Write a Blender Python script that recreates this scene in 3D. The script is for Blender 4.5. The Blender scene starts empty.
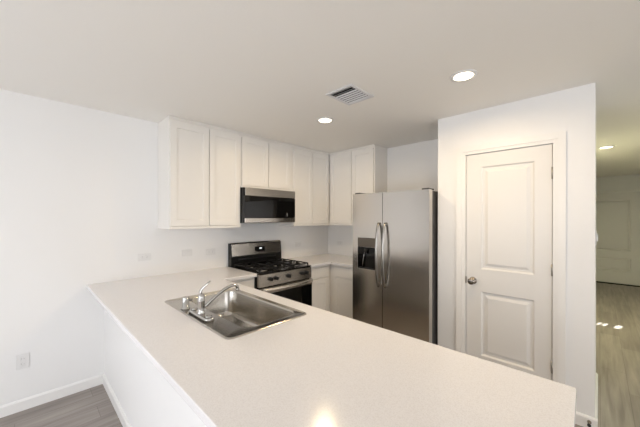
import bpy, bmesh, math, random
from mathutils import Vector, Matrix
random.seed(4)
S = bpy.context.scene
COL = S.collection
PI = math.pi

# ------------------------------------------------------------------ camera
cd = bpy.data.cameras.new('camera')
cam = bpy.data.objects.new('camera', cd)
COL.objects.link(cam)
YAW, ROLL, FPX = 0.7999, 0.0016, 287.28
fw = Vector((math.sin(YAW), math.cos(YAW), 0))
r0, u0 = Vector((math.cos(YAW), -math.sin(YAW), 0)), Vector((0, 0, 1))
rt = math.cos(ROLL)*r0+math.sin(ROLL)*u0
up = math.cos(ROLL)*u0-math.sin(ROLL)*r0
cam.matrix_world = Matrix(((rt.x, up.x, -fw.x, -0.4048), (rt.y, up.y, -fw.y, -3.2314), (rt.z, up.z, -fw.z, 1.5061), (0, 0, 0, 1)))
cd.shift_y = 4.25/640
cd.sensor_width = 36.0
cd.lens = 36.0*FPX/640.0
cd.clip_start = 0.05
S.camera = cam

# ------------------------------------------------------------------ sky, daylight, exposure
S.view_settings.view_transform = 'Standard'
S.view_settings.look = 'None'
S.view_settings.gamma = 1.0
S.view_settings.use_curve_mapping = False
S.view_settings.exposure = 0.07
W = bpy.data.worlds.new('sky')
S.world = W
W.use_nodes = True
wn = W.node_tree.nodes
bg = wn['Background']
bg.inputs['Color'].default_value = (0.97, 1.0, 1.06, 1)
bg.inputs['Strength'].default_value = 0.3

def area_light(name, loc, direction, sx, sy, power, color):
    ld = bpy.data.lights.new(name, 'AREA')
    ld.shape = 'RECTANGLE'
    ld.size, ld.size_y = sx, sy
    ld.energy = power
    ld.color = color
    o = bpy.data.objects.new(name, ld)
    o.location = loc
    o.rotation_euler = Vector(direction).to_track_quat('-Z', 'Y').to_euler()
    COL.objects.link(o)
    return o
# daylight arriving at the living-room windows behind the photographer
area_light('daylight_south', (-0.1, -7.32, 1.3), (0, 1, 0), 3.6, 2.1, 68, (0.98, 1.0, 1.05))
area_light('daylight_west', (-2.79, -2.2, 1.07), (1, 0, 0), 2.6, 2.05, 66, (0.98, 1.0, 1.05))
SUN_DIR = Vector((-3.70, 1.02, -2.02))
sd = bpy.data.lights.new('sun', 'SUN')
sd.energy = 24.0
sd.angle = math.radians(0.5)
sd.color = (1.0, 0.95, 0.86)
sun = bpy.data.objects.new('sun', sd)
sun.rotation_euler = SUN_DIR.to_track_quat('-Z', 'Y').to_euler()
sun.location = (12, -5, 5)
COL.objects.link(sun)
LAMP, LAMP_COLOR = 8.6, (1.0, 0.76, 0.46)            # watts and colour of the kitchen downlights
HALL_LAMP, HALL_COLOR = 30.0, (0.97, 0.92, 0.55)     # the hallway downlight

# ------------------------------------------------------------------ materials
def mat(name, color, rough=0.5, metal=0.0, spec=0.5, coat=0.0, bump=0.0, bscale=200.0, emit=0.0, emit_color=None):
    m = bpy.data.materials.new(name)
    m.use_nodes = True
    n, l = m.node_tree.nodes, m.node_tree.links
    b = n['Principled BSDF']
    b.inputs['Base Color'].default_value = (*color, 1)
    b.inputs['Roughness'].default_value = rough
    b.inputs['Metallic'].default_value = metal
    b.inputs['Specular IOR Level'].default_value = spec
    b.inputs['Coat Weight'].default_value = coat
    if emit:
        b.inputs['Emission Color'].default_value = (*(emit_color or color), 1)
        b.inputs['Emission Strength'].default_value = emit
    if bump:
        tc = n.new('ShaderNodeTexCoord')
        t = n.new('ShaderNodeTexNoise')
        t.inputs['Scale'].default_value = bscale
        t.inputs['Detail'].default_value = 3
        bp = n.new('ShaderNodeBump')
        bp.inputs['Strength'].default_value = bump
        bp.inputs['Distance'].default_value = 0.002
        l.new(tc.outputs['Object'], t.inputs['Vector'])
        l.new(t.outputs['Fac'], bp.inputs['Height'])
        l.new(bp.outputs['Normal'], b.inputs['Normal'])
    return m

def brushed(name, color, rough, axis, amp=0.06):
    """brushed metal: fine streaks along one axis"""
    m = mat(name, color, rough, 1.0)
    n, l = m.node_tree.nodes, m.node_tree.links
    b = n['Principled BSDF']
    tc = n.new('ShaderNodeTexCoord'); mp = n.new('ShaderNodeMapping'); t = n.new('ShaderNodeTexNoise')
    sc = [420.0, 420.0, 420.0]; sc[axis] = 3.0
    mp.inputs['Scale'].default_value = sc
    t.inputs['Scale'].default_value = 1.0
    t.inputs['Detail'].default_value = 2
    mr = n.new('ShaderNodeMapRange')
    mr.inputs['To Min'].default_value = rough-amp
    mr.inputs['To Max'].default_value = rough+amp
    l.new(tc.outputs['Object'], mp.inputs['Vector']); l.new(mp.outputs['Vector'], t.inputs['Vector'])
    l.new(t.outputs['Fac'], mr.inputs['Value']); l.new(mr.outputs['Result'], b.inputs['Roughness'])
    return m

def floor_material():
    m = mat('grey_plank_floor', (0.3, 0.27, 0.24), 0.38)
    n, l = m.node_tree.nodes, m.node_tree.links
    b = n['Principled BSDF']
    tc = n.new('ShaderNodeTexCoord')
    br = n.new('ShaderNodeTexBrick')
    br.offset = 0.37
    br.inputs['Scale'].default_value = 1.0
    br.inputs['Brick Width'].default_value = 1.22
    br.inputs['Row Height'].default_value = 0.18
    br.inputs['Mortar Size'].default_value = 0.0016
    br.inputs['Mortar Smooth'].default_value = 0.3
    br.inputs['Color1'].default_value = (0.29, 0.255, 0.23, 1)
    br.inputs['Color2'].default_value = (0.36, 0.32, 0.29, 1)
    br.inputs['Mortar'].default_value = (0.20, 0.17, 0.15, 1)
    l.new(tc.outputs['Object'], br.inputs['Vector'])
    mp = n.new('ShaderNodeMapping'); mp.inputs['Scale'].default_value = (1.6, 22.0, 1.0)
    t = n.new('ShaderNodeTexNoise'); t.inputs['Scale'].default_value = 1.0; t.inputs['Detail'].default_value = 6
    t.inputs['Distortion'].default_value = 0.4
    l.new(tc.outputs['Object'], mp.inputs['Vector']); l.new(mp.outputs['Vector'], t.inputs['Vector'])
    cr = n.new('ShaderNodeValToRGB')
    cr.color_ramp.elements[0].position = 0.25; cr.color_ramp.elements[0].color = (0.62, 0.61, 0.60, 1)
    cr.color_ramp.elements[1].position = 0.75; cr.color_ramp.elements[1].color = (1.2, 1.2, 1.2, 1)
    l.new(t.outputs['Fac'], cr.inputs['Fac'])
    mx = n.new('ShaderNodeMix'); mx.data_type = 'RGBA'; mx.blend_type = 'MULTIPLY'
    mx.inputs['Factor'].default_value = 1.0
    l.new(br.outputs['Color'], mx.inputs['A']); l.new(cr.outputs['Color'], mx.inputs['B'])
    l.new(mx.outputs['Result'], b.inputs['Base Color'])
    bp = n.new('ShaderNodeBump'); bp.inputs['Strength'].default_value = 0.15; bp.inputs['Distance'].default_value = 0.002
    l.new(t.outputs['Fac'], bp.inputs['Height']); l.new(bp.outputs['Normal'], b.inputs['Normal'])
    return m

def quartz_material():
    m = mat('pale_quartz', (0.8, 0.77, 0.74), 0.16)
    n, l = m.node_tree.nodes, m.node_tree.links
    b = n['Principled BSDF']
    tc = n.new('ShaderNodeTexCoord')
    t = n.new('ShaderNodeTexNoise'); t.inputs['Scale'].default_value = 260; t.inputs['Detail'].default_value = 2
    cr = n.new('ShaderNodeValToRGB')
    cr.color_ramp.elements[0].position = 0.36; cr.color_ramp.elements[0].color = (0.82, 0.80, 0.80, 1)
    cr.color_ramp.elements[1].position = 0.5; cr.color_ramp.elements[1].color = (0.88, 0.865, 0.87, 1)
    e = cr.color_ramp.elements.new(0.68); e.color = (0.905, 0.89, 0.895, 1)
    l.new(tc.outputs['Object'], t.inputs['Vector']); l.new(t.outputs['Fac'], cr.inputs['Fac'])
    l.new(cr.outputs['Color'], b.inputs['Base Color'])
    return m

def pane_material():
    m = bpy.data.materials.new('window_glass'); m.use_nodes = True
    n, l = m.node_tree.nodes, m.node_tree.links
    n.remove(n['Principled BSDF'])
    tr = n.new('ShaderNodeBsdfTransparent'); gl = n.new('ShaderNodeBsdfGlossy'); mx = n.new('ShaderNodeMixShader')
    gl.inputs['Roughness'].default_value = 0.02
    mx.inputs['Fac'].default_value = 0.06
    l.new(tr.outputs[0], mx.inputs[1]); l.new(gl.outputs[0], mx.inputs[2]); l.new(mx.outputs[0], n['Material Output'].inputs['Surface'])
    return m

M = dict(
    wall=mat('wall_paint', (0.89, 0.885, 0.875), 0.6, bump=0.08, bscale=120),
    ceil=mat('ceiling_paint', (0.93, 0.91, 0.87), 0.8, bump=0.25, bscale=70),
    trim=mat('trim_paint', (0.89, 0.88, 0.86), 0.35),
    door=mat('door_paint', (0.82, 0.805, 0.78), 0.35),
    cab=mat('cabinet_paint', (0.88, 0.855, 0.81), 0.32),
    cabin=mat('cabinet_gap', (0.42, 0.39, 0.35), 0.6),
    floor=floor_material(),
    quartz=quartz_material(),
    steel=brushed('brushed_steel', (0.60, 0.57, 0.53), 0.20, 1),
    steelx=brushed('brushed_steel_appliance', (0.47, 0.44, 0.40), 0.25, 0),
    darksteel=mat('dark_steel', (0.16, 0.14, 0.115), 0.3, 1.0),
    steel_bar=mat('steel_bar', (0.74, 0.71, 0.66), 0.24, 1.0),
    steel_edge=mat('steel_edge', (0.40, 0.385, 0.36), 0.26, 1.0),
    sinksteel=brushed('sink_steel', (0.52, 0.495, 0.455), 0.2, 1, 0.05),
    chrome=mat('chrome', (0.52, 0.515, 0.505), 0.1, 1.0),
    nickel=mat('dark_nickel', (0.30, 0.27, 0.24), 0.25, 1.0),
    hinge=mat('satin_hinge', (0.5, 0.48, 0.45), 0.35, 1.0),
    black=mat('black_enamel', (0.010, 0.010, 0.010), 0.2, spec=0.3),
    blackglass=mat('black_glass', (0.004, 0.004, 0.004), 0.04, spec=0.3),
    iron=mat('cast_iron', (0.010, 0.010, 0.010), 0.5, spec=0.25),
    plastic=mat('black_plastic', (0.012, 0.012, 0.012), 0.35, spec=0.3),
    greybody=mat('charcoal_fridge_side', (0.055, 0.053, 0.052), 0.45),
    dark=mat('dark_void', (0.02, 0.02, 0.02), 0.8),
    white=mat('white_plastic', (0.83, 0.825, 0.815), 0.35),
    slot=mat('socket_slot', (0.30, 0.30, 0.30), 0.5),
    ventwhite=mat('vent_white', (0.74, 0.74, 0.75), 0.45),
    rubber=mat('black_rubber', (0.02, 0.02, 0.02), 0.6),
    lens=mat('lit_lens', (1, 0.93, 0.8), 0.5, emit=6.0, emit_color=(1.0, 0.85, 0.65)),
    digits=mat('lit_digits', (0.9, 0.95, 1), 0.5, emit=1.5),
    glass=pane_material(),
)

# ------------------------------------------------------------------ helpers
def new():
    return bmesh.new()

def box(bm, x0, x1, y0, y1, z0, z1, bevel=0.0, seg=2):
    vs = [bm.verts.new((x, y, z)) for x in (x0, x1) for y in (y0, y1) for z in (z0, z1)]
    fs = [bm.faces.new([vs[i] for i in q]) for q in ((0, 1, 3, 2), (4, 6, 7, 5), (0, 4, 5, 1), (2, 3, 7, 6), (0, 2, 6, 4), (1, 5, 7, 3))]
    if bevel:
        es = list({e for f in fs for e in f.edges})
        bmesh.ops.bevel(bm, geom=es, offset=bevel, segments=seg, affect='EDGES', profile=0.5)
    return vs

def prism(bm, poly, axis, a, b, bevel=0.0):
    """extrude a 2D polygon along an axis; poly coords are the two other axes in order"""
    def P(u, v, t):
        return ((t, u, v), (u, t, v), (u, v, t))[axis]
    A = [bm.verts.new(P(u, v, a)) for u, v in poly]
    B = [bm.verts.new(P(u, v, b)) for u, v in poly]
    n = len(poly)
    fs = [bm.faces.new(A), bm.faces.new(B[::-1])]
    for i in range(n):
        fs.append(bm.faces.new((A[i], B[i], B[(i+1) % n], A[(i+1) % n])))
    if bevel:
        bmesh.ops.bevel(bm, geom=list({e for f in fs for e in f.edges}), offset=bevel, segments=2, affect='EDGES', profile=0.5)

def tube(bm, pts, radii, seg=14, squash=None, cap=True):
    pts = [Vector(p) for p in pts]
    if not hasattr(radii, '__len__'):
        radii = [radii]*len(pts)
    t0 = (pts[1]-pts[0]).normalized()
    ref = Vector((0, 0, 1)) if abs(t0.z) < 0.9 else Vector((1, 0, 0))
    u = t0.cross(ref).normalized()
    rings = []
    for i, p in enumerate(pts):
        t = (pts[min(i+1, len(pts)-1)]-pts[max(i-1, 0)]).normalized()
        u = (u-t*u.dot(t)).normalized()
        v = t.cross(u)
        su, sv = (1, 1) if squash is None else squash
        rings.append([bm.verts.new(p+(u*math.cos(2*PI*k/seg)*su+v*math.sin(2*PI*k/seg)*sv)*radii[i]) for k in range(seg)])
    for a, b in zip(rings, rings[1:]):
        for k in range(seg):
            f = bm.faces.new((a[k], a[(k+1) % seg], b[(k+1) % seg], b[k])); f.smooth = True
    if cap:
        bm.faces.new(rings[0][::-1]); bm.faces.new(rings[-1])

def lathe(bm, prof, c=(0, 0, 0), seg=28, axis='z'):
    """profile [(r, h)] turned about an axis through c"""
    c = Vector(c)
    def P(r, h, a):
        x, y = r*math.cos(a), r*math.sin(a)
        return c+Vector({'z': (x, y, h), 'x': (h, x, y), 'y': (x, h, y)}[axis])
    rings = []
    for r, h in prof:
        if r < 1e-6:
            rings.append([bm.verts.new(P(0, h, 0))])
        else:
            rings.append([bm.verts.new(P(r, h, 2*PI*k/seg)) for k in range(seg)])
    for a, b in zip(rings, rings[1:]):
        for k in range(seg):
            k2 = (k+1) % seg
            if len(a) == 1 and len(b) == 1: continue
            q = (a[0], b[k2], b[k]) if len(a) == 1 else ((a[k], a[k2], b[0]) if len(b) == 1 else (a[k], a[k2], b[k2], b[k]))
            f = bm.faces.new(q); f.smooth = True
    for R, rev in ((rings[0], True), (rings[-1], False)):
        if len(R) > 1:
            bm.faces.new(R[::-1] if rev else R)

def rrect(cx, cy, hx, hy, r, n=8):
    out = []
    for sx, sy, a0 in ((1, 1, 0), (-1, 1, PI/2), (-1, -1, PI), (1, -1, 1.5*PI)):
        for k in range(n+1):
            a = a0+PI/2*k/n
            out.append((cx+sx*(hx-r)+r*math.cos(a), cy+sy*(hy-r)+r*math.sin(a)))
    return out

def loft(bm, loops, smooth=True):
    R = [[bm.verts.new(p) for p in lp] for lp in loops]
    n = len(R[0])
    for a, b in zip(R, R[1:]):
        for k in range(n):
            f = bm.faces.new((a[k], a[(k+1) % n], b[(k+1) % n], b[k])); f.smooth = smooth
    return R

def paneled(bm, x0, x1, z0, z1, yf, t, panels, loops, flip=1):
    """a slab whose front (at yf, facing -y) carries sunk panels; loops = [(inset, depth)...]"""
    xs = sorted({x0, x1, *[p[0] for p in panels], *[p[1] for p in panels]})
    zs = sorted({z0, z1, *[p[2] for p in panels], *[p[3] for p in panels]})
    cache = {}
    def V(x, y, z):
        k = (round(x, 5), round(y, 5), round(z, 5))
        if k not in cache: cache[k] = bm.verts.new((x, y, z))
        return cache[k]
    for a, b in zip(xs, xs[1:]):
        for c, d in zip(zs, zs[1:]):
            mx, mz = (a+b)/2, (c+d)/2
            if any(p[0] < mx < p[1] and p[2] < mz < p[3] for p in panels): continue
            bm.faces.new((V(a, yf, c), V(b, yf, c), V(b, yf, d), V(a, yf, d)))
    for p in panels:
        prev = None
        for ins, dep in [(0, 0)]+list(loops):
            a, b, c, d = p[0]+ins, p[1]-ins, p[2]+ins, p[3]-ins
            cur = [V(a, yf+dep, c), V(b, yf+dep, c), V(b, yf+dep, d), V(a, yf+dep, d)]
            if prev:
                for k in range(4):
                    bm.faces.new((prev[k], prev[(k+1) % 4], cur[(k+1) % 4], cur[k]))
            prev = cur
        bm.faces.new(prev)
    yb = yf+t
    c = [(x0, z0), (x1, z0), (x1, z1), (x0, z1)]
    for k in range(4):
        a, b = c[k], c[(k+1) % 4]
        bm.faces.new([bm.verts.new(q) for q in ((a[0], yf, a[1]), (a[0], yb, a[1]), (b[0], yb, b[1]), (b[0], yf, b[1]))])
    bm.faces.new([bm.verts.new((q[0], yb, q[1])) for q in c[::-1]])

def obj(name, bm, m, parent=None, loc=(0, 0, 0), normals=True, bevel=0.0):
    if normals:
        bmesh.ops.recalc_face_normals(bm, faces=bm.faces)
    me = bpy.data.meshes.new(name)
    bm.to_mesh(me); bm.free()
    me.materials.append(M[m])
    o = bpy.data.objects.new(name, me)
    o.location = loc
    COL.objects.link(o)
    if parent is not None:
        o.parent = parent
    if bevel:
        md = o.modifiers.new('bevel', 'BEVEL'); md.width = bevel; md.segments = 2; md.limit_method = 'ANGLE'
    return o

def tag(o, label, cat, group=None):
    o['label'] = label; o['category'] = cat
    if group: o['group'] = group
    return o

def thing(name, label, cat, loc=(0, 0, 0), rz=0.0, group=None):
    o = bpy.data.objects.new(name, None)
    o.empty_display_size = 0.1
    o.location = loc; o.rotation_euler = (0, 0, rz)
    COL.objects.link(o)
    return tag(o, label, cat, group)

def struct(name, bm, m, parent=None, bevel=0.0):
    o = obj(name, bm, m, parent, bevel=bevel)
    if parent is None: o['kind'] = 'structure'
    return o

def copy_tree(o, parent=None):
    c = o.copy(); COL.objects.link(c)
    if parent is not None: c.parent = parent
    for ch in list(o.children):
        copy_tree(ch, c)
    return c

# ------------------------------------------------------------------ dimensions
H = 2.4714            # ceiling
XB = 3.112            # fridge wall
PX, PY0, PY1 = 2.424, -2.096, -3.212      # pantry face and its two corners
CT, CTH = 0.914, 0.034                    # worktop height and thickness
XR0, XR1 = 1.314, 2.077                   # range gap
WX0, WY0 = -2.55, -7.15                   # living room walls behind the camera
HX1, HY0, HYN = 9.0, -4.90, -2.90         # hallway end, hallway south side, hallway north side

# ------------------------------------------------------------------ room shell
bm = new(); box(bm, WX0-0.2, HX1+0.2, WY0-0.2, 0.2, -0.1, 0.0); struct('floor', bm, 'floor')
bm = new(); box(bm, WX0-0.2, HX1+0.2, WY0-0.2, 0.2, H, H+0.15); struct('ceiling', bm, 'ceil')
bm = new(); box(bm, WX0-0.15, XB+0.12, 0.0, 0.15, 0, H); struct('wall_north', bm, 'wall')
bm = new(); box(bm, XB, XB+0.12, PY0-0.06, 0.0, 0, H); struct('wall_east', bm, 'wall')

DY0, DY1, DZ = -2.357, -2.971, 2.077      # pantry door slab edges and top
bm = new()
box(bm, PX, PX+0.115, DY0+0.015, PY0, 0, H)
box(bm, PX, PX+0.115, PY1, DY1-0.015, 0, H)
box(bm, PX, PX+0.115, DY1-0.015, DY0+0.015, DZ+0.012, H)
box(bm, PX+0.115, XB, PY0-0.115, PY0, 0, H)
box(bm, PX+0.115, 3.25, PY1, PY1+0.115, 0, H)
box(bm, 3.135, 3.25, PY1+0.115, HYN+0.1, 0, H)
struct('wall_pantry', bm, 'wall')
bm = new(); box(bm, 3.25, HX1, HYN, HYN+0.1, 0, H); struct('wall_hallway_north', bm, 'wall')
# hallway south wall and the living-room side of it
bm = new(); box(bm, PX, HX1, HY0-0.12, HY0, 0, H); box(bm, PX, PX+0.12, WY0, HY0-0.12, 0, H); struct('wall_hallway_south', bm, 'wall')
# hallway end wall with the entry door and three unseen slots added to shape the floor's sun spots
FD0, FD1, FDZ = -2.96, -3.885, 2.092
bm = new()
t0, t1 = HX1, HX1+0.05
zl0, zl1 = 1.97, 2.075
ys = [HY0, -4.474, -4.414, -4.333, -4.293, -4.272, -4.238, FD1+0.003]
def strip(y0, y1, z0, z1): box(bm, t0, t1, y0, y1, z0, z1)
strip(HY0, FD1+0.003, 0, zl0); strip(HY0, FD1+0.003, zl1, H)
for a, b in ((0, 1), (2, 3), (4, 5), (6, 7)): strip(ys[a], ys[b], zl0, zl1)
strip(FD0-0.003, HYN+0.1, 0, H); strip(FD1, FD0, FDZ-0.003, H)
struct('wall_hallway_east', bm, 'wall')
bm = new(); box(bm, t1+0.001, t1+0.006, -4.52, -4.2, zl0-0.03, zl1+0.03); o = struct('added_sun_pane', bm, 'glass')  # unseen pane behind the slots added for the sun spots

# living room walls behind the camera, with their windows
def wall_with_window(name, axis, face, back, a0, a1, w0, w1, z0, z1):
    bm = new()
    def b(u0, u1, za, zb):
        if axis == 'x': box(bm, min(face, back), max(face, back), u0, u1, za, zb)
        else: box(bm, u0, u1, min(face, back), max(face, back), za, zb)
    b(a0, w0, 0, H); b(w1, a1, 0, H); b(w0, w1, z1, H)
    if z0 > 0: b(w0, w1, 0, z0)
    return struct(name, bm, 'wall')
wall_with_window('wall_west', 'x', WX0, WX0-0.15, WY0-0.15, 0.0, -3.5, -0.9, 0.03, 2.1)
wall_with_window('wall_south', 'y', WY0, WY0-0.15, WX0, PX+0.12, -1.9, 1.7, 0.25, 2.35)
def window(name, axis, c, u0, u1, z0, z1, n):
    bm = new(); t = 0.05
    def b(a, e, za, zb, d=0.03):
        if axis == 'x': box(bm, c-d, c+d, a, e, za, zb)
        else: box(bm, a, e, c-d, c+d, za, zb)
    b(u0, u1, z0, z0+t); b(u0, u1, z1-t, z1); b(u0, u0+t, z0+t, z1-t); b(u1-t, u1, z0+t, z1-t)
    for k in range(1, n):
        u = u0+(u1-u0)*k/n; b(u-0.025, u+0.025, z0+t, z1-t)
    w = struct(name, bm, 'trim')
    bm = new()
    if axis == 'x': box(bm, c-0.004, c+0.004, u0+t, u1-t, z0+t, z1-t)
    else: box(bm, u0+t, u1-t, c-0.004, c+0.004, z0+t, z1-t)
    obj('pane', bm, 'glass', w)
window('window_1', 'y', WY0-0.09, -1.9, 1.7, 0.25, 2.35, 3)
window('window_2', 'x', WX0-0.09, -3.5, -0.9, 0.03, 2.1, 2)

# half wall that carries the peninsula
KX, KY = 0.105, -3.09
bm = new()
box(bm, KX, KX+0.115, KY, 0, 0, CT-CTH-0.001)
box(bm, KX+0.115, 0.93, KY, KY+0.115, 0, CT-CTH-0.001)
struct('wall_peninsula', bm, 'wall')

# skirting boards
BH, BT = 0.085, 0.014
def skirting(name, runs):
    """runs: (axis, fixed face coordinate, outward sign, a, b)"""
    bm = new()
    for ax, f, s, a, b in runs:
        poly = [(f, 0), (f+s*BT, 0), (f+s*BT, BH-0.012), (f+s*BT*0.45, BH), (f, BH)]
        if ax == 'x': prism(bm, poly, 0, a, b)                       # runs along x, face at y = f
        else:                                                        # runs along y, face at x = f
            A = [bm.verts.new((u, a, v)) for u, v in poly]; B = [bm.verts.new((u, b, v)) for u, v in poly]
            bm.faces.new(A); bm.faces.new(B[::-1])
            for i in range(5): bm.faces.new((A[i], B[i], B[(i+1) % 5], A[(i+1) % 5]))
    return struct(name, bm, 'trim')
skirting('baseboard_north', [('x', 0.0, -1, WX0, KX-BT)])
skirting('baseboard_peninsula', [('y', KX, -1, KY-BT, 0.0), ('x', KY, -1, KX, 0.93)])
CW = 0.075
skirting('baseboard_pantry', [('y', PX, -1, PY0, DY0+0.008+CW), ('y', PX, -1, DY1-0.008-CW, PY1-BT), ('x', PY1, -1, PX, 3.25+BT), ('y', 3.25, 1, PY1, HYN)])
skirting('baseboard_hallway', [('x', HYN, -1, 3.265, HX1), ('x', HY0, 1, PX, HX1)])

# ------------------------------------------------------------------ pantry door
ROT = -PI/2
# local frame: x runs towards -y of the room, front faces -x of the room
def casing(name, x0, x1, z1, w, t=0.017, loc=(0, 0, 0), rz=0.0):
    """flat casing with a raised outer edge, mitred at the head"""
    bm = new()
    def bar(pts, y):
        A = [bm.verts.new((px, 0, pz)) for px, pz in pts]; B = [bm.verts.new((px, y, pz)) for px, pz in pts]
        bm.faces.new(A); bm.faces.new(B)
        for i in range(4): bm.faces.new((A[i], B[i], B[(i+1) % 4], A[(i+1) % 4]))
    for f0, f1, y in ((0.0, 0.35, -t*0.62), (0.35, 1.0, -t)):
        a, b = w*f0, w*f1
        bar([(x0-a, 0), (x0-b, 0), (x0-b, z1+b), (x0-a, z1+a)], y)
        bar([(x1+a, 0), (x1+b, 0), (x1+b, z1+b), (x1+a, z1+a)], y)
        bar([(x0-a, z1+a), (x0-b, z1+b), (x1+b, z1+b), (x1+a, z1+a)], y)
    o = struct(name, bm, 'trim'); o.location = loc; o.rotation_euler = (0, 0, rz)
    return o
DW = DY0-DY1
PL = (PX, DY0, 0.0)
casing('trim_1', -0.008, DW+0.008, DZ+0.006, CW, loc=(PX, DY0, 0), rz=ROT)
bm = new()   # jamb lining the opening
box(bm, -0.014, -0.004, 0.001, 0.114, 0, DZ+0.011); box(bm, DW+0.004, DW+0.014, 0.001, 0.114, 0, DZ+0.011)
box(bm, -0.004, DW+0.004, 0.001, 0.114, DZ+0.004, DZ+0.0115)
box(bm, -0.004, 0.008, 0.045, 0.058, 0, DZ+0.004); box(bm, DW-0.008, DW+0.004, 0.045, 0.058, 0, DZ+0.004)
o = struct('trim_2', bm, 'trim'); o.location = PL; o.rotation_euler = (0, 0, ROT)
bm = new()
paneled(bm, 0.0, DW, 0.008, DZ, 0.004, 0.036, [(0.122, DW-0.108, 0.284, 0.852), (0.122, DW-0.108, 1.052, 1.962)],
        [(0.012, 0.012), (0.030, 0.012), (0.052, 0.002)])
d1 = struct('door_1', bm, 'door'); d1.location = PL; d1.rotation_euler = (0, 0, ROT)
bm = new()
lathe(bm, [(0.0, 0.004), (0.032, 0.004), (0.032, -0.004), (0.026, -0.009), (0.011, -0.012), (0.011, -0.036), (0.020, -0.040), (0.028, -0.050), (0.029, -0.060), (0.024, -0.068), (0.012, -0.071), (0, -0.0715)],
      (0.057, 0, 0.941), axis='y')
kn = obj('door_knob', bm, 'nickel', d1); kn['label'] = 'dark nickel round knob'
bm = new(); box(bm, -0.0035, 0.0015, -0.004, 0.020, 0.911, 0.971); obj('latch_plate', bm, 'nickel', d1)
for z in (1.853, 1.106, 0.360):
    bm = new(); lathe(bm, [(0, -0.045), (0.0065, -0.045), (0.0065, 0.045), (0, 0.045)], (DW+0.002, -0.004, z), seg=12)
    box(bm, DW-0.001, DW+0.004, -0.004, 0.012, z-0.044, z+0.044)
    obj('hinge', bm, 'hinge', d1)

# entry door at the end of the hallway
FW = FD0-FD1
bm = new()
paneled(bm, 0.004, FW-0.004, 0.024, FDZ-0.004, 0.0, 0.044, [(0.14, FW-0.14, 0.305, 0.602), (0.14, FW-0.14, 0.757, 1.930)],
        [(0.010, 0.020), (0.030, 0.020), (0.055, 0.004)])
d2 = struct('door_2', bm, 'door'); d2.location = (HX1+0.018, FD0, 0); d2.rotation_euler = (0, 0, ROT)
bm = new(); lathe(bm, [(0.0, 0.0), (0.03, 0.0), (0.03, -0.008), (0.012, -0.012), (0.012, -0.04), (0.028, -0.05), (0.028, -0.062), (0, -0.07)], (0.065, 0, 0.96), axis='y')
obj('door_knob', bm, 'nickel', d2)
bm = new(); box(bm, 0, FW, -0.05, 0.04, 0.0, 0.022); obj('threshold', bm, 'plastic', d2)
casing('trim_3', 0.0, FW, FDZ+0.004, 0.042, t=0.03, loc=(HX1, FD0, 0), rz=ROT)

# ------------------------------------------------------------------ cabinets (local: x width, front towards -y, back at y = 0)
SHAKER = [(0.0015, 0.0065)]
def cab_door(name, parent, x0, x1, z0, z1, yf, rail=0.058, t=0.019):
    bm = new(); r = min(rail, (z1-z0)*0.28)
    paneled(bm, x0, x1, z0, z1, yf, t, [(x0+rail, x1-rail, z0+r, z1-r)], SHAKER)
    return obj(name, bm, 'cab', parent, bevel=0.0012)
def slab_front(name, parent, x0, x1, z0, z1, yf, t=0.019):
    bm = new(); box(bm, x0, x1, yf, yf+t, z0, z1, 0.002, 1); return obj(name, bm, 'cab', parent)

def upper(label, loc, rz, width, z0, doors, top_trim=True, depth=0.311, bottom_rev=0.030, trim_ends=(0, 0), filler=0.0):
    t = thing('upper_cabinet', label, 'cabinet', loc, rz)
    h = H-z0-0.002
    bm = new(); box(bm, 0.0008, width-0.0008, -depth, -0.001, 0, h, 0.001, 1); obj('carcase', bm, 'cab', t)
    for a, b in doors:
        cab_door('door', t, a, b, bottom_rev, h-0.045, -depth-0.019)
    bm = new(); prism(bm, [(-depth-0.0005, h), (-depth-0.019, h), (-depth-0.019, h-0.008), (-depth-0.008, h-0.022), (-depth-0.0005, h-0.022)], 0, trim_ends[0], width-trim_ends[1])
    obj('top_moulding', bm, 'cab', t)
    bm = new(); box(bm, 0.0008 if not trim_ends[0] else trim_ends[0]+0.002, width-0.0008, -depth-0.024, -depth-0.0003, 0.0, bottom_rev-0.006, 0.002, 1)
    obj('bottom_rail', bm, 'cab', t)
    return t
ZU = 1.395
X0 = 0.545
upper('tall two-door white wall cabinet left of the microwave, at the open end of the run', (X0, 0, ZU), 0, XR0-0.0165-X0, ZU,
      [(0.012, 0.3835), (0.3925, XR0-0.0165-X0-0.008)])
upper('short two-door white wall cabinet above the microwave', (XR0-0.0155, 0, 1.849), 0, XR1-XR0+0.0195, 1.849,
      [(0.018, 0.3765), (0.3855, 0.728)], bottom_rev=0.026)
XU2 = XR1+0.0045
upper('tall two-door white wall cabinet between the microwave and the room corner', (XU2, 0, ZU), 0, XB-0.332-XU2, ZU,
      [(0.010, 0.3465), (0.3555, XB-0.332-XU2-0.004)], trim_ends=(0, 0.0))
upper('two-door white wall cabinet on the wall left of and above the refrigerator', (XB, 0.0, ZU), ROT, 1.120, ZU,
      [(0.352, 0.7415), (0.7505, 1.105)], trim_ends=(0.332, 0))

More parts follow.
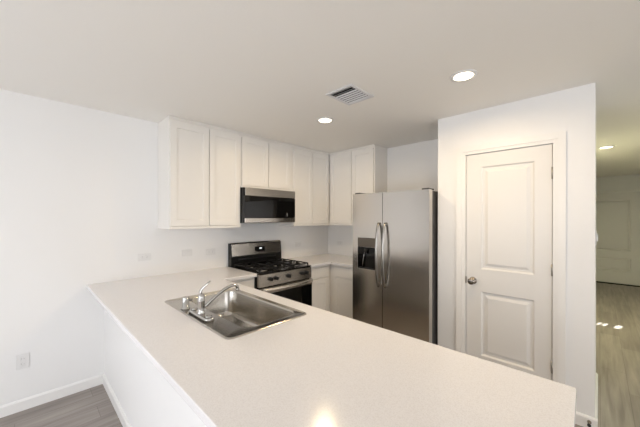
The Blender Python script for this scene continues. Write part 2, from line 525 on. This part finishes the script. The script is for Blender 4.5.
def base(label, loc, rz, width, fronts, depth=0.60):
    """fronts: (x0, x1) pairs, each a drawer above a door"""
    t = thing('base_cabinet', label, 'cabinet', loc, rz)
    zt = CT-CTH-0.001
    bm = new()
    box(bm, 0.0008, width-0.0008, -depth+0.01, -0.002, 0.10, zt, 0.001, 1)
    box(bm, 0.0008, width-0.0008, -depth+0.075, -0.002, 0, 0.10)
    obj('carcase', bm, 'cab', t)
    for a, b in fronts:
        slab_front('drawer', t, a, b, 0.725, zt-0.028, -depth-0.010)
        cab_door('door', t, a, b, 0.125, 0.705, -depth-0.010)
    return t
XK = 0.939
base('narrow white base cabinet left of the range, under the sink side worktop', (XK-0.02, 0, 0), 0, XR0-0.003-XK+0.02, [(0.045, XR0-XK+0.002)])
base('white base cabinet right of the range with drawer over door', (XR1+0.003, 0, 0), 0, XB-0.604-XR1-0.003, [(0.02, 0.385)])
base('white base cabinet beside the refrigerator with drawer over door', (XB, -0.002, 0), ROT, 1.130, [(0.680, 1.115)])

# ------------------------------------------------------------------ worktops
SX0, SX1, SY0, SY1 = 0.277, 0.815, -1.953, -1.030        # sink rim
bm = new()
x0 = -0.0245
xs = [x0, SX0+0.02, SX1-0.02, XK, XR0-0.002]
ys = [-3.19, SY0+0.02, SY1-0.02, -0.637, -0.0015]
V = {}
def vv(i, j):
    if (i, j) not in V:
        y = ys[j]
        if j == 0: y = -3.198+0.022*(xs[i]-x0)/(XK-x0)
        V[(i, j)] = bm.verts.new((xs[i], y, CT-CTH))
    return V[(i, j)]
for i in range(4):
    for j in range(4):
        if (i == 1 and j == 1) or (i == 3 and j < 3): continue
        bm.faces.new((vv(i, j), vv(i+1, j), vv(i+1, j+1), vv(i, j+1)))
r = bmesh.ops.extrude_face_region(bm, geom=list(bm.faces))
for v in r['geom']:
    if isinstance(v, bmesh.types.BMVert): v.co.z = CT
bmesh.ops.dissolve_limit(bm, angle_limit=0.01, verts=bm.verts, edges=bm.edges)
tag(obj('countertop', bm, 'quartz', bevel=0.003), 'pale quartz L-shaped peninsula worktop with the sink set into it', 'countertop')
bm = new()
prism(bm, [(XR1+0.002, -0.0015), (XB-0.0015, -0.0015), (XB-0.0015, -1.133), (XB-0.637, -1.133), (XB-0.637, -0.637), (XR1+0.002, -0.637)], 2, CT-CTH, CT)
tag(obj('countertop', bm, 'quartz', bevel=0.003), 'pale quartz corner worktop between the range and the refrigerator', 'countertop')

# ------------------------------------------------------------------ sink
t = thing('kitchen_sink', 'stainless steel drop-in sink with one large bowl in the peninsula', 'sink', (0.546, -1.485, CT))
cx, cy = (SX0+SX1)/2-0.546, (SY0+SY1)/2+1.485
hx, hy = (SX1-SX0)/2, (SY1-SY0)/2
bx0, bx1, by0, by1 = 0.418-0.546, 0.776-0.546, -1.888+1.485, -1.078+1.485
bcx, bcy, bhx, bhy = (bx0+bx1)/2, (by0+by1)/2, (bx1-bx0)/2, (by1-by0)/2
bm = new()
def L3(cx, cy, hx, hy, r, z): return [(x, y, z) for x, y in rrect(cx, cy, hx, hy, r)]
R = loft(bm, [L3(cx, cy, hx, hy, 0.035, 0.0006), L3(cx, cy, hx-0.002, hy-0.002, 0.034, 0.005), L3(cx, cy, hx-0.009, hy-0.009, 0.03, 0.006),
              L3(cx, cy, hx-0.014, hy-0.014, 0.028, 0.003), L3(bcx, bcy, bhx+0.010, bhy+0.010, 0.075, 0.003), L3(bcx, bcy, bhx+0.003, bhy+0.003, 0.069, 0.001),
              L3(bcx, bcy, bhx, bhy, 0.066, -0.006), L3(bcx, bcy, bhx-0.012, bhy-0.012, 0.062, -0.155), L3(bcx, bcy, bhx-0.018, bhy-0.018, 0.06, -0.178),
              L3(bcx, bcy, bhx-0.035, bhy-0.035, 0.05, -0.190), L3(bcx, bcy, bhx-0.08, bhy-0.08, 0.04, -0.194), L3(bcx, bcy, 0.05, 0.05, 0.045, -0.197)])
bm.faces.new(R[-1])
obj('basin', bm, 'sinksteel', t, normals=True)
bm = new(); lathe(bm, [(0.0, -0.196), (0.056, -0.196), (0.056, -0.193), (0.048, -0.191), (0.040, -0.195), (0.012, -0.195), (0.012, -0.188), (0, -0.187)], (bcx, bcy, 0))
obj('drain', bm, 'chrome', t)

FX, FY = 0.333, -1.527
ZD = CT+0.0032
t = thing('faucet', 'chrome single-lever faucet with a low curved spout on the sink deck', 'faucet', (FX, FY, ZD))
bm = new()
R = loft(bm, [L3(0, 0, 0.030, 0.132, 0.028, 0.0), L3(0, 0, 0.030, 0.132, 0.028, 0.012), L3(0, 0, 0.026, 0.128, 0.025, 0.018)])
bm.faces.new(R[0]); bm.faces.new(R[-1]); obj('deck_plate', bm, 'chrome', t)
for s in (-1, 1):
    bm = new(); lathe(bm, [(0, 0.018), (0.020, 0.018), (0.019, 0.024), (0.012, 0.028), (0, 0.029)], (0, s*0.100, 0)); obj('end_cap', bm, 'chrome', t)
bm = new(); lathe(bm, [(0, 0.016), (0.025, 0.016), (0.023, 0.022), (0.020, 0.03), (0.020, 0.088), (0.0215, 0.090), (0.0215, 0.096), (0.020, 0.098), (0.0185, 0.116), (0.015, 0.128), (0.009, 0.136), (0, 0.138)])
obj('body', bm, 'chrome', t)
bm = new()
P = [(0.008, 0, 0.045), (0.03, 0, 0.060), (0.06, 0, 0.082), (0.10, 0, 0.109), (0.14, 0, 0.131), (0.175, 0, 0.145), (0.205, 0, 0.151), (0.225, 0, 0.148), (0.236, 0, 0.138), (0.239, 0, 0.122)]
tube(bm, P, [0.0125, 0.012, 0.011, 0.010, 0.0095, 0.0095, 0.0095, 0.010, 0.0105, 0.0105], 18)
sp = obj('spout', bm, 'chrome', t)
bm = new(); lathe(bm, [(0, 0.0), (0.012, 0.0), (0.012, 0.012), (0, 0.012)], (0.2385, 0, 0.112)); obj('aerator', bm, 'chrome', sp)
bm = new()
P = [(-0.004, 0.004, 0.122), (-0.004, 0.004, 0.145), (0.002, -0.002, 0.163), (0.013, -0.014, 0.179), (0.025, -0.028, 0.193), (0.036, -0.041, 0.209)]
tube(bm, P, [0.0125, 0.0105, 0.009, 0.008, 0.0075, 0.0065], 14, squash=(1.2, 0.7)); obj('lever', bm, 'chrome', t)

t = thing('dishwasher_air_gap', 'short chrome air gap cap beside the faucet on the sink deck', 'air gap', (0.324, -1.310, ZD))
bm = new(); lathe(bm, [(0, 0), (0.028, 0), (0.028, 0.004), (0.021, 0.006), (0.021, 0.068), (0.019, 0.074), (0.014, 0.077), (0, 0.077)]); obj('cap', bm, 'chrome', t)
bm = new()
for k in range(3):
    box(bm, 0.0200, 0.0217, -0.008, 0.008, 0.018+k*0.010, 0.022+k*0.010)
obj('vent_slot', bm, 'dark', t)

# ------------------------------------------------------------------ gas range
RW = XR1-XR0
t = thing('gas_range', 'stainless and black gas range with five black knobs below the microwave', 'range', (XR0, 0, 0))
e = 0.003
bm = new(); box(bm, e, RW-e, -0.632, -0.015, 0.06, 0.900, 0.003, 1); obj('body', bm, 'black', t)
for sx in (0.05, RW-0.05):
    for sy in (-0.58, -0.07):
        bm = new(); lathe(bm, [(0, 0), (0.022, 0), (0.022, 0.02), (0.012, 0.025), (0.012, 0.065), (0, 0.065)], (sx, sy, 0), 14); obj('foot', bm, 'plastic', t)
bm = new(); prism(bm, [(-0.006, 0.90), (-0.006, 1.192), (-0.050, 1.196), (-0.066, 1.180), (-0.078, 1.035), (-0.082, 1.028), (-0.082, 0.90)], 0, e, RW-e, 0.002)
bk = obj('backguard_housing', bm, 'black', t)
bm = new(); prism(bm, [(-0.0515, 1.1975), (-0.068, 1.182), (-0.0815, 1.038), (-0.074, 1.038), (-0.062, 1.178), (-0.048, 1.1925)], 0, e+0.012, RW-e-0.003, 0.001)
bg_ = obj('backguard', bm, 'steelx', t)
bm = new()
yf = lambda z: -0.068-(1.182-z)*0.0135/0.144
prism(bm, [(yf(1.134)-0.003, 1.134), (yf(1.072)-0.003, 1.072), (yf(1.072)+0.002, 1.072), (yf(1.134)+0.002, 1.134)], 0, 0.336, 0.486, 0.001)
ds = obj('display', bm, 'blackglass', bg_)
bm = new()
for a, b, z0, z1 in ((0.405, 0.422, 1.104, 1.118), (0.428, 0.438, 1.104, 1.118)):
    prism(bm, [(yf(z1)-0.0042, z1), (yf(z0)-0.0042, z0), (yf(z0)-0.003, z0), (yf(z1)-0.003, z1)], 0, a, b)
obj('lit_readout', bm, 'digits', ds)
bm = new(); box(bm, 0.10, RW-0.10, -0.0845, -0.081, 0.985, 1.005, 0.001, 1)
for k in range(18): box(bm, 0.12+k*0.03, 0.14+k*0.03, -0.0862, -0.0842, 0.990, 1.000)
obj('vent_grille', bm, 'plastic', t)
bm = new(); box(bm, 0.0, RW, -0.668, -0.084, 0.900, 0.916, 0.004, 2); obj('cooktop', bm, 'black', t)
# grates
gx = [0.022, 0.265, 0.501, RW-0.022]
for k in range(3):
    a, b = gx[k]+0.002, gx[k+1]-0.002
    bm = new(); zt = 0.952
    y0, y1, w = -0.645, -0.110, 0.011
    for x in (a, b-w): box(bm, x, x+w, y0, y1, zt-0.014, zt, 0.002, 1)
    for y in (y0, (y0+y1)/2-w/2, y1-w): box(bm, a, b, y, y+w, zt-0.014, zt, 0.002, 1)
    m = (a+b)/2
    for yc in ((-0.51, -0.25) if k != 1 else (-0.378,)):
        for dx, dy in ((1, 0), (-1, 0), (0, 1), (0, -1)):
            if dx: box(bm, min(m+dx*0.03, m+dx*(b-a)/2), max(m+dx*0.03, m+dx*(b-a)/2), yc-w/2, yc+w/2, zt-0.012, zt+0.003, 0.002, 1)
            else: box(bm, m-w/2, m+w/2, min(yc+dy*0.03, yc+dy*0.125), max(yc+dy*0.03, yc+dy*0.125), zt-0.012, zt+0.003, 0.002, 1)
    for x in (a, b-w):
        for y in (y0, y1-w, (y0+y1)/2-w/2): box(bm, x, x+w, y, y+w, 0.9162, zt-0.012)
    obj('grate', bm, 'iron', t)
for x, y, r in ((0.143, -0.51, 0.05), (0.143, -0.25, 0.036), (0.383, -0.378, 0.046), (0.621, -0.51, 0.044), (0.621, -0.25, 0.04)):
    bm = new(); lathe(bm, [(0, 0.9155), (r+0.012, 0.9155), (r+0.008, 0.921), (r*0.8, 0.923), (r*0.8, 0.928), (0, 0.928)], (x, y, 0))
    bu = obj('burner', bm, 'hinge', t)
    bm = new(); lathe(bm, [(0, 0.9275), (r, 0.9275), (r, 0.933), (r*0.8, 0.936), (0, 0.937)], (x, y, 0)); obj('burner_cap', bm, 'iron', bu)
bm = new(); prism(bm, [(-0.632, 0.898), (-0.676, 0.898), (-0.680, 0.765), (-0.632, 0.765)], 0, e, RW-e, 0.003)
cp = obj('control_panel', bm, 'steelx', t)
for x in (0.140, 0.214, 0.391, 0.600, 0.666):
    bm = new(); yk = -0.678
    lathe(bm, [(0, 0), (0.024, 0), (0.024, -0.006), (0.0205, -0.010), (0.0185, -0.034), (0.015, -0.037), (0, -0.037)], (x, yk, 0.842), 24, 'y')
    box(bm, x-0.005, x+0.005, yk-0.043, yk-0.034, 0.842-0.019, 0.842+0.019, 0.002, 1)
    obj('knob', bm, 'plastic', t)
bm = new(); box(bm, e, RW-e, -0.690, -0.634, 0.225, 0.758, 0.006, 2); od = obj('oven_door', bm, 'blackglass', t)
bm = new(); box(bm, 0.10, RW-0.10, -0.6925, -0.689, 0.32, 0.62, 0.0015, 1); obj('oven_window', bm, 'blackglass', od)
bm = new(); box(bm, e+0.001, RW-e-0.001, -0.6935, -0.689, 0.690, 0.757, 0.001, 1); obj('top_trim', bm, 'steelx', od)
bm = new()
hp = []
for k in range(25):
    s = k/24.0; x = 0.028+s*(RW-0.056)
    hp.append((x, -0.712-0.030*math.sin(PI*s)**0.6, 0.738-0.002*math.sin(PI*s)))
tube(bm, hp, 0.0215, 16, squash=(0.62, 1.0))
for x in (0.036, RW-0.036): box(bm, x-0.014, x+0.014, -0.716, -0.689, 0.724, 0.752, 0.003, 1)
obj('handle', bm, 'steel_bar', od)
bm = new(); box(bm, e, RW-e, -0.688, -0.634, 0.070, 0.218, 0.005, 2); obj('storage_drawer', bm, 'steelx', t)

# ------------------------------------------------------------------ microwave
MX0, MW = XR0-0.014, 0.744
t = thing('microwave', 'black and stainless over-the-range microwave hung under the short cabinet', 'microwave', (MX0, 0, 1.444))
MH = 0.403
bm = new(); box(bm, 0, MW, -0.378, -0.004, 0.0, MH, 0.003, 1); obj('case', bm, 'black', t)
bm = new(); box(bm, 0.014, MW-0.0005, -0.404, -0.3785, MH-0.092, MH-0.002, 0.002, 1); obj('vent_panel', bm, 'steelx', t)
bm = new(); box(bm, 0.001, MW-0.0005, -0.404, -0.3785, 0.060, MH-0.094, 0.004, 2); d = obj('door', bm, 'blackglass', t)
bm = new(); box(bm, 0.075, 0.50, -0.4052, -0.4035, 0.092, MH-0.118, 0.0005, 1); obj('window', bm, 'blackglass', d)
bm = new(); box(bm, 0.010, MW-0.0005, -0.404, -0.3785, 0.004, 0.058, 0.003, 1); obj('lower_trim', bm, 'steelx', t)
bm = new(); tube(bm, [(0.604, -0.405, 0.075), (0.604, -0.413, 0.079), (0.604, -0.413, 0.118), (0.604, -0.405, 0.122)], 0.004, 8); obj('glint_bar', bm, 'steel_edge', t)  # small steel bar whose shape stands in for a reflection on the glass

# ------------------------------------------------------------------ refrigerator (local x runs towards -y, front towards -x)
FRX, FRY0, FRY1 = 2.265, -1.171, -2.079
FWD = FRY0-FRY1
t = thing('refrigerator', 'stainless side-by-side refrigerator with an ice and water dispenser', 'refrigerator', (FRX, FRY0, 0), ROT)
bm = new(); box(bm, 0.004, FWD-0.004, 0.078, 0.790, 0.03, 1.770, 0.004, 1); obj('body', bm, 'greybody', t)
SPL = 0.399
dz0, dz1 = 0.095, 1.779
# freezer door with the dispenser recess
bm = new()
dx0, dx1, dzz0, dzz1 = 0.072, 0.312, 0.932, 1.279
paneled(bm, 0.0, SPL-0.003, dz0, dz1, 0.0, 0.070, [(dx0, dx1, dzz0, dzz1)], [(0.004, 0.004)])
fd = obj('freezer_door', bm, 'steel', t, bevel=0.006)
bm = new(); box(bm, SPL+0.003, FWD, 0.0, 0.070, dz0, dz1); obj('fridge_door', bm, 'steel', t)
for x0_, x1_ in ((0.002, SPL-0.005), (SPL+0.005, FWD-0.002)):
    bm = new(); box(bm, x0_+0.01, x1_-0.01, 0.0695, 0.0785, dz0+0.01, dz1-0.025); obj('door_gasket', bm, 'rubber', t)
# dispenser: surround, control strip, niche with paddle
bm = new()
box(bm, dx0+0.002, dx1-0.002, -0.004, 0.0035, 1.180, dzz1-0.002, 0.002, 1); dp = obj('dispenser_panel', bm, 'darksteel', fd)
bm = new()
paneled(bm, dx0+0.002, dx1-0.002, dzz0+0.002, 1.178, -0.003, 0.0065, [(dx0+0.014, dx1-0.014, dzz0+0.020, 1.170)], [(0.002, 0.006)])
obj('dispenser_niche', bm, 'blackglass', fd)
bm = new(); prism(bm, [(-0.012, 0.950), (0.003, 0.950), (0.003, 0.942), (-0.016, 0.942)], 0, dx0+0.02, dx1-0.02); obj('drip_tray', bm, 'plastic', fd)
bm = new(); tube(bm, [(0.192, -0.004, 1.155), (0.192, -0.014, 1.135), (0.192, -0.014, 1.105)], [0.020, 0.017, 0.012], 14); obj('spout', bm, 'plastic', fd)
bm = new(); tube(bm, [(0.178, -0.008, 1.128), (0.170, -0.013, 1.075), (0.158, -0.010, 1.02), (0.150, -0.003, 0.968)], [0.010, 0.012, 0.013, 0.013], 12, squash=(1.0, 0.4))
obj('paddle', bm, 'chrome', fd)
for x in (SPL-0.040, SPL+0.040):
    bm = new(); hp = []
    for k in range(25):
        s = k/24.0
        hp.append((x, -0.012-0.052*math.sin(PI*s)**0.55, 0.768+s*0.684))
    tube(bm, hp, [0.0135]*25, 16, squash=(1.0, 0.75))
    for z in (0.782, 1.438): box(bm, x-0.010, x+0.010, -0.024, 0.001, z-0.014, z+0.014, 0.003, 1)
    obj('handle', bm, 'steel_edge', t)
for x in (0.05, FWD-0.05):
    bm = new(); box(bm, x-0.035, x+0.035, 0.02, 0.15, 1.7795, 1.795, 0.005, 2); obj('hinge_cover', bm, 'greybody', t)
bm = new(); box(bm, 0.01, FWD-0.01, 0.030, 0.075, 0.012, 0.088, 0.003, 1)
for k in range(22): box(bm, 0.05+k*0.038, 0.078+k*0.038, 0.027, 0.0305, 0.03, 0.07)
obj('toe_grille', bm, 'plastic', t)
for x in (0.08, FWD-0.08):
    for y in (0.10, 0.72):
        bm = new(); lathe(bm, [(0, 0), (0.02, 0), (0.02, 0.031), (0, 0.031)], (x, y, 0), 14); obj('foot', bm, 'plastic', t)

# ------------------------------------------------------------------ ceiling fittings
def downlight(label, x, y, r=0.062, hall=False):
    t = thing('recessed_light', label, 'ceiling light', (x, y, H), group='recessed ceiling lights')
    bm = new(); lathe(bm, [(r, -0.0005), (r+0.022, -0.0005), (r+0.021, -0.005), (r+0.006, -0.008), (r, -0.007)], seg=40)
    # ring only: remove the end caps
    bmesh.ops.delete(bm, geom=[f for f in bm.faces if len(f.verts) > 4], context='FACES')
    obj('trim_ring', bm, 'white', t)
    bm = new(); lathe(bm, [(0, -0.0075), (r*0.6, -0.007), (r, -0.0055), (r, -0.001), (0, -0.001)], seg=40); obj('lens', bm, 'lens', t)
    ld = bpy.data.lights.new('downlight_beam', 'AREA'); ld.shape = 'DISK'; ld.size = 2*r-0.006
    ld.energy = HALL_LAMP if hall else LAMP; ld.color = HALL_COLOR if hall else LAMP_COLOR
    ld.spread = math.radians(170)
    lo = bpy.data.objects.new('downlight_beam', ld); lo.location = (0, 0, -0.0095); COL.objects.link(lo); lo.parent = t
downlight('lit recessed ceiling light nearest the wall cabinets, beyond the vent', 1.664, -1.290)
downlight('lit recessed ceiling light in front of the pantry door', 1.668, -2.571)
downlight('lit recessed ceiling light in the hallway', 5.095, -3.302, hall=True)

t = thing('ceiling_vent', 'white square air vent grille in the kitchen ceiling', 'air vent', (1.377, -1.828, H))
vx, vy = 0.147, 0.128
bm = new()
box(bm, -vx, vx, -vy, -vy+0.024, -0.010, -0.0005, 0.003, 1); box(bm, -vx, vx, vy-0.024, vy, -0.010, -0.0005, 0.003, 1)
box(bm, -vx, -vx+0.024, -vy+0.024, vy-0.024, -0.010, -0.0005, 0.003, 1); box(bm, vx-0.024, vx, -vy+0.024, vy-0.024, -0.010, -0.0005, 0.003, 1)
obj('frame', bm, 'ventwhite', t)
bm = new(); box(bm, -vx+0.02, vx-0.02, -vy+0.02, vy-0.02, -0.0015, -0.0007); obj('duct_opening', bm, 'dark', t)
nl = 8
for k in range(nl):
    x = -vx+0.036+k*(2*vx-0.072)/(nl-1)
    lean = 0.0045 if k < 2 else -0.0045
    bm = new(); w = 0.001
    prism(bm, [(x-lean-w, -0.0090), (x-lean+w, -0.0090), (x+lean+w, -0.002), (x+lean-w, -0.002)], 1, -vy+0.0245, vy-0.0245)
    obj('louver', bm, 'ventwhite', t)

# ------------------------------------------------------------------ outlets and switches (local: plate on y = 0 facing -y)
def outlet(label, loc, rz, horizontal, switch=False, name='wall_outlet', reach=0.0085):
    t = thing('light_switch' if switch else name, label, 'light switch' if switch else 'outlet', loc, rz, None)
    a, b = (0.058, 0.036) if horizontal else (0.036, 0.058)
    bm = new(); box(bm, -a, a, -0.006, -0.0005, -b, b, 0.003, 2); obj('plate', bm, 'white', t)
    if switch:
        bm = new(); c, d = (0.033, 0.0165) if horizontal else (0.0165, 0.026)
        box(bm, -c, c, -reach, -0.0055, -d, d, 0.001, 1); obj('rocker', bm, 'white', t)
    else:
        for s in (-1, 1):
            bm = new(); u, v = (s*0.020, 0) if horizontal else (0, s*0.020)
            box(bm, u-0.014, u+0.014, -0.0075, -0.0055, v-0.014, v+0.014, 0.003, 1); so = obj('socket', bm, 'white', t)
            bm = new()
            for q in (-1, 1):
                if horizontal: box(bm, u-0.005, u+0.004, -0.0079, -0.0074, q*0.006-0.001, q*0.006+0.001)
                else: box(bm, q*0.006-0.001, q*0.006+0.001, -0.0079, -0.0074, v-0.004, v+0.005)
            obj('slot', bm, 'slot', so)
    return t
outlet('horizontal white outlet above the worktop, leftmost, clear of the wall cabinets', (0.426, 0, 1.114), 0, True)
outlet('horizontal white switch plate on the wall under the tall left cabinet', (0.833, 0, 1.119), 0, True, True)
outlet('horizontal white outlet on the wall just left of the range', (1.100, 0, 1.109), 0, True)
outlet('horizontal white outlet on the wall just right of the range', (2.45, 0, 1.111), 0, True)
outlet('horizontal white outlet in the corner nearest the refrigerator', (XB, -0.262, 1.102), ROT, True)
outlet('upright white outlet low on the bare wall above the baseboard', (-0.411, 0, 0.381), 0, False)
t = outlet('white switch plate on the hallway side of the pantry corner', (2.50, PY1, 1.366), 0, False, True, reach=0.0150)

t = thing('door_stop', 'small black-tipped door stop on the baseboard at the pantry corner', 'door stop', (PX-BT, -3.183, 0.050), ROT)
bm = new(); lathe(bm, [(0, 0.0), (0.012, 0.0), (0.012, -0.005), (0.006, -0.008), (0.006, -0.04), (0, -0.04)], axis='y', seg=16); obj('stem', bm, 'nickel', t)
bm = new(); lathe(bm, [(0, -0.039), (0.010, -0.039), (0.011, -0.052), (0.008, -0.056), (0, -0.056)], axis='y', seg=16); obj('tip', bm, 'rubber', t)
